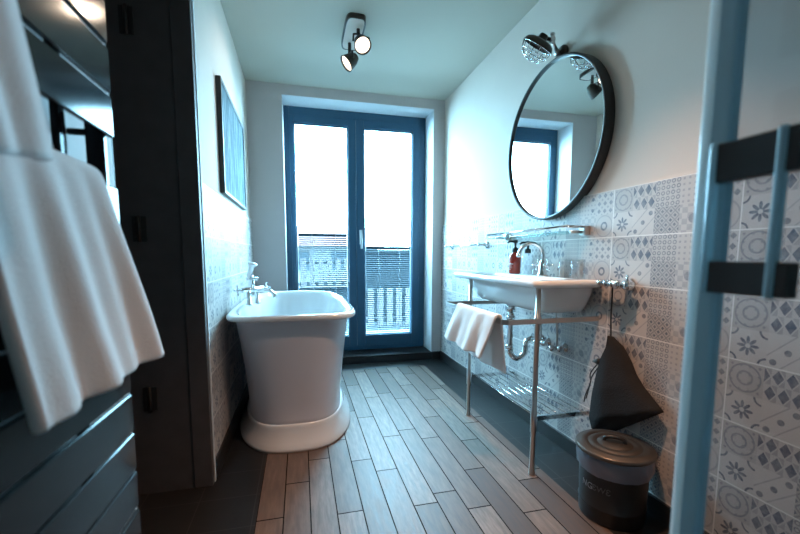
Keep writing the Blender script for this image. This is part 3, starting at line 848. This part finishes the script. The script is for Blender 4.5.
# things on the basin
def bottle(x, y, s, m, label, lab):
    t = thing('soap_bottle', label, 'bottle', (x, y, SZ), group='pump bottles on the washbasin')
    bm = B(); lathe(bm, [(0.030 * s, 0), (0.033 * s, 0.004), (0.033 * s, 0.092 * s), (0.030 * s, 0.106 * s), (0.016 * s, 0.116 * s), (0.015 * s, 0.122 * s)], 28, Matrix.Translation((x, y, SZ + 0.0005)))
    obj('bottle_body', bm, m, t)
    bm = B(); z = SZ + 0.12 * s
    lathe(bm, [(0.0175 * s, z), (0.0175 * s, z + 0.022 * s), (0.008 * s, z + 0.026 * s), (0.006 * s, z + 0.03 * s), (0.006 * s, z + 0.052 * s), (0.013 * s, z + 0.053 * s), (0.013 * s, z + 0.066 * s), (0.009 * s, z + 0.069 * s)], 18, Matrix.Translation((x, y, 0)))
    tube(bm, [(x, y, z + 0.06 * s), (x - 0.030 * s, y + 0.012, z + 0.061 * s), (x - 0.042 * s, y + 0.018, z + 0.052 * s)], [0.0075 * s, 0.006 * s, 0.005 * s], 10)
    obj('pump', bm, 'black', t)
    if lab:
        bm = B(); seg = 16
        for z0, z1, a0, a1 in ((0.055, 0.060, 2.7, 3.9), (0.044, 0.047, 2.7, 3.7), (0.034, 0.036, 2.7, 3.8), (0.026, 0.028, 2.7, 3.5)):
            prev = None
            for k in range(seg + 1):
                an = a0 + (a1 - a0) * k / seg; rr = 0.0334 * s
                cur = [bm.verts.new((x + rr * cos(an), y + rr * sin(an), SZ + q)) for q in (z0, z1)]
                if prev: bm.faces.new((prev[0], cur[0], cur[1], prev[1]))
                prev = cur
        obj('label_print', bm, 'label', t)
bottle(1.235, 2.11, 1.05, 'amber', 'red-brown pump soap bottle standing on the washbasin', True)
bottle(1.262, 2.02, 1.0, 'clear', 'clear pump bottle with black top behind the basin tap', False)
for x, y, lb in ((1.255, 1.675, 'clear drinking glass on the basin nearer the tap'), (1.255, 1.585, 'clear drinking glass at the basin end, further from the tap')):
    bm = B(); lathe(bm, [(0.027, 0), (0.032, 0.090), (0.0305, 0.090), (0.026, 0.006), (0.004, 0.005)], 28, Matrix.Translation((x, y, SZ + 0.0005)), True, True)
    tag(obj('drinking_glass', bm, 'clear'), lb, 'glass', group='drinking glasses on the washbasin')

o = drape('hand_towel', xb, 0.014, 0.726, (1.545, 1.985), (1.60, 2.09), 0.535, 0.455, 0.012, 0.012, 'handtowel', seed=2.2, flare=0.030, front_sign=-1, wob=0.015, xback=0.055)
tag(o, 'small white hand towel folded over the washstand bar', 'towel')

# ------------------------------------------------------------------ wall valve, bag, bin
vv = thing('wall_valve', 'chrome valve assembly on the tiles right of the washbasin', 'valve', (TX, 1.33, 0.885))
bm = B(); lathe(bm, [(0.027, 0), (0.027, 0.006), (0.016, 0.012), (0.014, 0.05), (0.018, 0.055), (0.018, 0.075), (0.008, 0.08)], 20, axis_mtx((TX, 1.33, 0.884), (-1, 0, 0)))
tube(bm, [(TX - 0.045, 1.34, 0.884), (TX - 0.045, 1.455, 0.884)], 0.0105, 14)
for y in (1.375, 1.41, 1.445): lathe(bm, [(0.015, -0.008), (0.016, 0), (0.015, 0.008)], 14, axis_mtx((TX - 0.045, y, 0.884), (0, 1, 0)))
obj('valve_body', bm, 'chrome', vv)
bm = B(); lathe(bm, [(0.012, 0), (0.02, 0.006), (0.021, 0.03), (0.014, 0.036)], 18, axis_mtx((TX - 0.045, 1.315, 0.884), (0, -1, 0)))
tube(bm, [(TX - 0.045, 1.30, 0.884), (TX - 0.05, 1.295, 0.925)], 0.005, 8)
obj('knob', bm, 'chrome', vv)

bg = thing('drawstring_bag', 'black cloth drawstring bag hanging on the tiles above the waste bin', 'bag', (TX, 1.38, 0.40))
K = 0.962  # plane x = 1.27
Lc = [(1.406, 0.656), (1.411, 0.603), (1.439, 0.541), (1.454, 0.46), (1.47, 0.361), (1.484, 0.264), (1.468, 0.216)]
Rc = [(1.378, 0.657), (1.321, 0.627), (1.276, 0.576), (1.248, 0.531), (1.212, 0.494), (1.118, 0.428), (1.333, 0.26)]
def interp(c, t):
    p = t * (len(c) - 1); i = min(int(p), len(c) - 2); f = p - i
    return tuple(c[i][j] + (c[i + 1][j] - c[i][j]) * f for j in (0, 1))
bm = B(); NR, NC = 36, 20
fr, bk = [], []
for i in range(NR + 1):
    t = i / NR; a = interp(Lc, t); b_ = interp(Rc, t)
    rf, rb = [], []
    for j in range(NC + 1):
        s = j / NC; y = a[0] + (b_[0] - a[0]) * s; z = a[1] + (b_[1] - a[1]) * s
        bulge = (1 - (2 * s - 1) ** 2) ** 0.5 * (0.012 + 0.05 * min(1, t * 1.6) * (1 - max(0, t - 0.85) * 4))
        fold = 0.010 * sin(s * 9 + t * 2.0) * t * (1 - abs(2 * s - 1))
        rf.append(bm.verts.new((1.284 - bulge + fold, y, z)))
        rb.append(bm.verts.new((1.286 + bulge * 0.25, y, z)))
    fr.append(rf); bk.append(rb)
for G in (fr, bk):
    for i in range(NR):
        for j in range(NC):
            f = bm.faces.new((G[i][j], G[i][j + 1], G[i + 1][j + 1], G[i + 1][j])); f.smooth = True
for i in range(NR):
    for j in (0, NC): bm.faces.new((fr[i][j], fr[i + 1][j], bk[i + 1][j], bk[i][j]))
for j in range(NC):
    for i in (0, NR): bm.faces.new((fr[i][j], fr[i][j + 1], bk[i][j + 1], bk[i][j]))
obj('bag_body', bm, 'bagcloth', bg)
bm = B(); tube(bm, smooth_path([(1.285, 1.392, 0.648), (1.272, 1.384, 0.74), (1.268, 1.38, 0.84), (1.262, 1.376, 0.893), (1.262, 1.380, 0.897)]), 0.0035, 8)
obj('hanging_cord', bm, 'black', bg)
bm = B(); tube(bm, smooth_path([(1.275, 1.45, 0.52), (1.262, 1.475, 0.47), (1.265, 1.475, 0.43), (1.262, 1.50, 0.36), (1.265, 1.51, 0.325)]), 0.0028, 8)
tube(bm, smooth_path([(1.275, 1.445, 0.505), (1.26, 1.462, 0.46), (1.258, 1.470, 0.42), (1.262, 1.495, 0.345)]), 0.0028, 8)
# gathered tip of the drawstring mouth
lathe(bm, [(0.014, 0), (0.016, 0.012), (0.004, 0.045)], 10, axis_mtx((1.275, 1.43, 0.535), (-0.1, 1, -0.2)))
obj('drawstring', bm, 'black', bg)

bx, by = 1.158, 1.205
bn = thing('waste_bin', 'round dark metal waste bin with lid and pale liner by the tiled wall', 'bin', (bx, by, 0))
TM = Matrix.Translation((bx, by, 0))
bm = B(); lathe(bm, [(0.110, 0), (0.114, 0.002), (0.116, 0.010), (0.117, 0.055), (0.120, 0.059), (0.117, 0.063), (0.122, 0.245), (0.124, 0.25), (0.122, 0.256), (0.115, 0.256), (0.11, 0.02)], 56, TM)
obj('bin_body', bm, 'bin', bn)
bm = B(); seg = 72; rings = []
for j, (r, z) in enumerate(((0.119, 0.262), (0.1275, 0.260), (0.131, 0.25), (0.132, 0.235), (0.131, 0.215), (0.129, 0.200), (0.1255, 0.196))):
    vs = []
    for k in range(seg):
        an = 2 * pi * k / seg
        jag = (noise.noise(Vector((cos(an) * 7, sin(an) * 7, j * 1.3))) * 0.007) * (0 if j in (0,) else 1)
        drop = -0.014 * (0.5 + 0.5 * noise.noise(Vector((cos(an) * 1.3, sin(an) * 1.3, 5)))) * (j / 6)
        vs.append(bm.verts.new((bx + (r + jag + 0.001) * cos(an), by + (r + jag + 0.001) * sin(an), z + drop)))
    rings.append(vs)
bridge(bm, rings); obj('liner', bm, 'liner', bn)
bm = B(); z = 0.262
lathe(bm, [(0.134, z), (0.138, z + 0.001), (0.139, z + 0.006), (0.138, z + 0.013), (0.134, z + 0.016), (0.122, z + 0.017), (0.118, z + 0.020), (0.100, z + 0.0215), (0.096, z + 0.0185), (0.092, z + 0.0185), (0.088, z + 0.0225),
           (0.068, z + 0.024), (0.064, z + 0.021), (0.060, z + 0.021), (0.056, z + 0.025), (0.02, z + 0.026), (0.004, z + 0.026)], 64, TM)
ld = obj('lid', bm, 'lid', bn)
bm = B(); dn = Vector((0.75, -0.66, 0))
hc = Vector((bx, by, z + 0.026))
pts = smooth_path([hc - dn * 0.036 + Vector((0, 0, -0.003)), hc - dn * 0.030 + Vector((0, 0, 0.012)), hc + Vector((0, 0, 0.018)), hc + dn * 0.030 + Vector((0, 0, 0.012)), hc + dn * 0.036 + Vector((0, 0, -0.003))])
tube(bm, pts, 0.0075, 12); obj('handle', bm, 'bin', ld)
def letters(txt, size, a0, zc, m, name):
    cu = bpy.data.curves.new('lettering_curve', 'FONT'); cu.body = txt; cu.size = size; cu.extrude = 0.0004; cu.resolution_u = 4
    tmp = bpy.data.objects.new('lettering_source', cu); COL.objects.link(tmp)
    dg = bpy.context.evaluated_depsgraph_get(); me = bpy.data.meshes.new_from_object(tmp.evaluated_get(dg))
    bpy.data.objects.remove(tmp)
    bm = B(); bm.from_mesh(me); bpy.data.meshes.remove(me)
    for v in bm.verts:
        rr = 0.1195 + 0.0012 + v.co.z; an = a0 + v.co.x / 0.1205
        v.co = Vector((bx + rr * cos(an), by + rr * sin(an), zc + v.co.y))
    o = obj(name, bm, m, bn); o['kind'] = 'thing'
    return o
letters('NG', 0.034, radians(170), 0.128, 'ink', 'lettering')
letters('\u0190W\u0190', 0.030, radians(193), 0.130, 'inkdim', 'lettering')

# ------------------------------------------------------------------ shower screen
ss = thing('shower_screen', 'clear glass shower screen with pale upright profile at right', 'shower screen', (0.485, 0.3, 0))
GX = 0.49
bm = B(); box(bm, (GX - 0.004, -1.45, 0.03), (GX + 0.004, 0.372, 2.1)); obj('glass_panel', bm, 'shower', ss)
bm = B()
box(bm, (GX - 0.009, 0.364, 0.02), (GX + 0.009, 0.392, 2.12), bevel=0.004)
o = obj('edge_profile', bm, 'seal', ss)
bm = B(); tube(bm, [(GX - 0.006, 0.390, 0.02), (GX - 0.006, 0.390, 2.12)], 0.0075, 16)
obj('seal_strip', bm, 'strip', ss)
bm = B(); box(bm, (GX - 0.012, -1.5, 0.0005), (GX + 0.012, 0.395, 0.03), bevel=0.003); obj('floor_channel', bm, 'nickel', ss)
for z0, z1 in ((1.084, 1.128), (0.957, 0.994)):  # open frame of dark crossbars and bluish uprights against the glass
    bm = B(); box(bm, (GX - 0.022, 0.285, z0), (GX - 0.005, 0.372, z1), bevel=0.002)
    pl = obj('frame_bar', bm, 'iron', ss); pl['label'] = 'dark flat crossbar of the frame on the glass'
for y in (0.368, 0.300):
    bm = B(); box(bm, (GX - 0.026, y - 0.004, 0.955), (GX - 0.014, y + 0.004, 1.130), bevel=0.003)
    obj('frame_upright', bm, 'seal', ss)

# unseen downlights added above the frame as warm fill light
for x, y, lb, pw in ((0.66, 1.12, 'added unseen ceiling fill light nearer the washbasin', 85), (0.25, 0.6, 'added unseen ceiling fill light nearer the radiator', 9)):
    t = thing('fill_downlight', lb, 'lamp', (x, y, ZC), group='added fill downlights')
    bm = B(); lathe(bm, [(0.062, ZC - 0.001), (0.062, ZC - 0.005), (0.05, ZC - 0.007), (0.048, ZC - 0.002)], 32, Matrix.Translation((x, y, 0))); obj('bezel', bm, 'chrome', t)
    bm = B(); lathe(bm, [(0.047, ZC - 0.0045), (0.047, ZC - 0.002)], 28, Matrix.Translation((x, y, 0))); obj('lens', bm, 'downlight', t)
    L = bpy.data.lights.new('fill_beam', 'SPOT'); L.energy = pw; L.spot_size = radians(82); L.spot_blend = 0.75; L.color = (1.0, 0.58, 0.36); L.shadow_soft_size = 0.05
    lo = bpy.data.objects.new('fill_beam', L); COL.objects.link(lo); lo.location = (x, y, ZC - 0.012)

for (sxy, c, dr) in SPOTS:
    L = bpy.data.lights.new('spot_beam', 'SPOT'); L.energy = 6; L.spot_size = radians(95); L.spot_blend = 0.6; L.color = (1.0, 0.76, 0.56); L.shadow_soft_size = 0.03
    lo = bpy.data.objects.new('spot_beam', L); COL.objects.link(lo); lo.location = c + dr * 0.05
    lo.rotation_euler = dr.to_track_quat('-Z', 'Y').to_euler()

# ------------------------------------------------------------------ outside
bm = B(); box(bm, (-8, 3.96, -0.25), (10, 9.0, -0.10))
tag(obj('terrace_ground', bm, 'terrace'), 'grey terrace outside the balcony door', 'terrace', kind='structure')
ra = thing('picket_railing', 'white picket railing outside beyond the left blind', 'railing', (0.5, 7.0, -0.1))
def railing(t, x0, x1, y, z0, z1, step):
    n = int((x1 - x0) / step)
    for k in range(n):
        bm = B(); x = x0 + k * step; box(bm, (x, y - 0.01, z0), (x + step * 0.62, y + 0.01, z1), bevel=0.003)
        obj('picket', bm, 'picket', t)
    for z in (z0 + 0.08, z1 - 0.08):
        bm = B(); box(bm, (x0 - 0.05, y + 0.01, z - 0.025), (x1 + 0.05, y + 0.04, z + 0.025)); obj('cross_rail', bm, 'slate', t)
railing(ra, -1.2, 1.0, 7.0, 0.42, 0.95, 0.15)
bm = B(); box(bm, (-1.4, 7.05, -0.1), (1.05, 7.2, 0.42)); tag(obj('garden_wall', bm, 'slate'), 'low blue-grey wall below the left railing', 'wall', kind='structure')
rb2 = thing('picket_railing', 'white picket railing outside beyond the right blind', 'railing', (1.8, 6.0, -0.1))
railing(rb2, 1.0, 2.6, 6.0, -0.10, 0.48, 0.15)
bm = B(); box(bm, (1.1, 7.0, -0.1), (3.6, 9.0, 1.05)); bmesh.ops.bevel(bm, geom=bm.edges[:], offset=0.02, segments=1, affect='EDGES')
box(bm, (1.05, 6.95, 1.05), (3.65, 9.05, 1.10))
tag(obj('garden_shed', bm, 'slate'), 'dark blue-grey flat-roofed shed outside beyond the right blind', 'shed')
hs = thing('neighbour_house', 'red-roofed house far outside the balcony door', 'house', (0, 26, -3))
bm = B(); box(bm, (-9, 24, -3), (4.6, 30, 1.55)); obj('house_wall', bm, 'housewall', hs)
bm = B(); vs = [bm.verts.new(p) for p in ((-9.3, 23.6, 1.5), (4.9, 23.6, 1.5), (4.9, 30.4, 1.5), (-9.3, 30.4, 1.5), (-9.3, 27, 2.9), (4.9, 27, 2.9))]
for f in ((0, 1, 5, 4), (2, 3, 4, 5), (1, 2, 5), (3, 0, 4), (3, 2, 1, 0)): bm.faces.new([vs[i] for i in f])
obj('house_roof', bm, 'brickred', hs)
for x in (-3.0, -0.6, 1.8):
    bm = B(); box(bm, (x, 23.95, 0.1), (x + 1.1, 24.02, 1.2)); obj('house_window', bm, 'slate', hs)

# daylight: overcast sky through the balcony door
wd = bpy.data.worlds.new('overcast_sky'); scene.world = wd; wd.use_nodes = True
nt = wd.node_tree; nt.nodes.clear()
out = nt.nodes.new('ShaderNodeOutputWorld'); bgn = nt.nodes.new('ShaderNodeBackground')
bgn.inputs[0].default_value = (0.34, 0.74, 1.0, 1); bgn.inputs[1].default_value = 36.0
nt.links.new(bgn.outputs[0], out.inputs[0])
L = bpy.data.lights.new('door_portal', 'AREA'); L.shape = 'RECTANGLE'; L.size = 1.3; L.size_y = 2.2; L.cycles.is_portal = True
lo = bpy.data.objects.new('door_portal', L); COL.objects.link(lo); lo.location = (0.54, 3.93, 1.19); lo.rotation_euler = (radians(-90), 0, 0)

# ------------------------------------------------------------------ camera
yaw, pitch, roll = 0.246974, -0.102416, 0.0024126
F = Vector((sin(yaw) * cos(pitch), cos(yaw) * cos(pitch), sin(pitch))); Rr = Vector((cos(yaw), -sin(yaw), 0)); U = Rr.cross(F)
R2 = Rr * cos(roll) + U * sin(roll); U2 = -Rr * sin(roll) + U * cos(roll)
cam = bpy.data.cameras.new('camera'); co = bpy.data.objects.new('camera', cam); COL.objects.link(co)
m = Matrix((R2, U2, -F)).transposed().to_4x4(); m.translation = (0, 0, 1.0); co.matrix_world = m
cam.sensor_width = 36; cam.lens = 393.93 * 36 / 800; cam.shift_y = (295.738 - 267) / 800; cam.clip_start = 0.02
cam.dof.use_dof = True; cam.dof.focus_distance = 2.1; cam.dof.aperture_fstop = 2.8
scene.camera = co
scene.view_settings.view_transform = 'Standard'; scene.view_settings.look = 'None'
scene.view_settings.exposure = 0.88; scene.view_settings.gamma = 1.0
scene.view_settings.use_curve_mapping = False
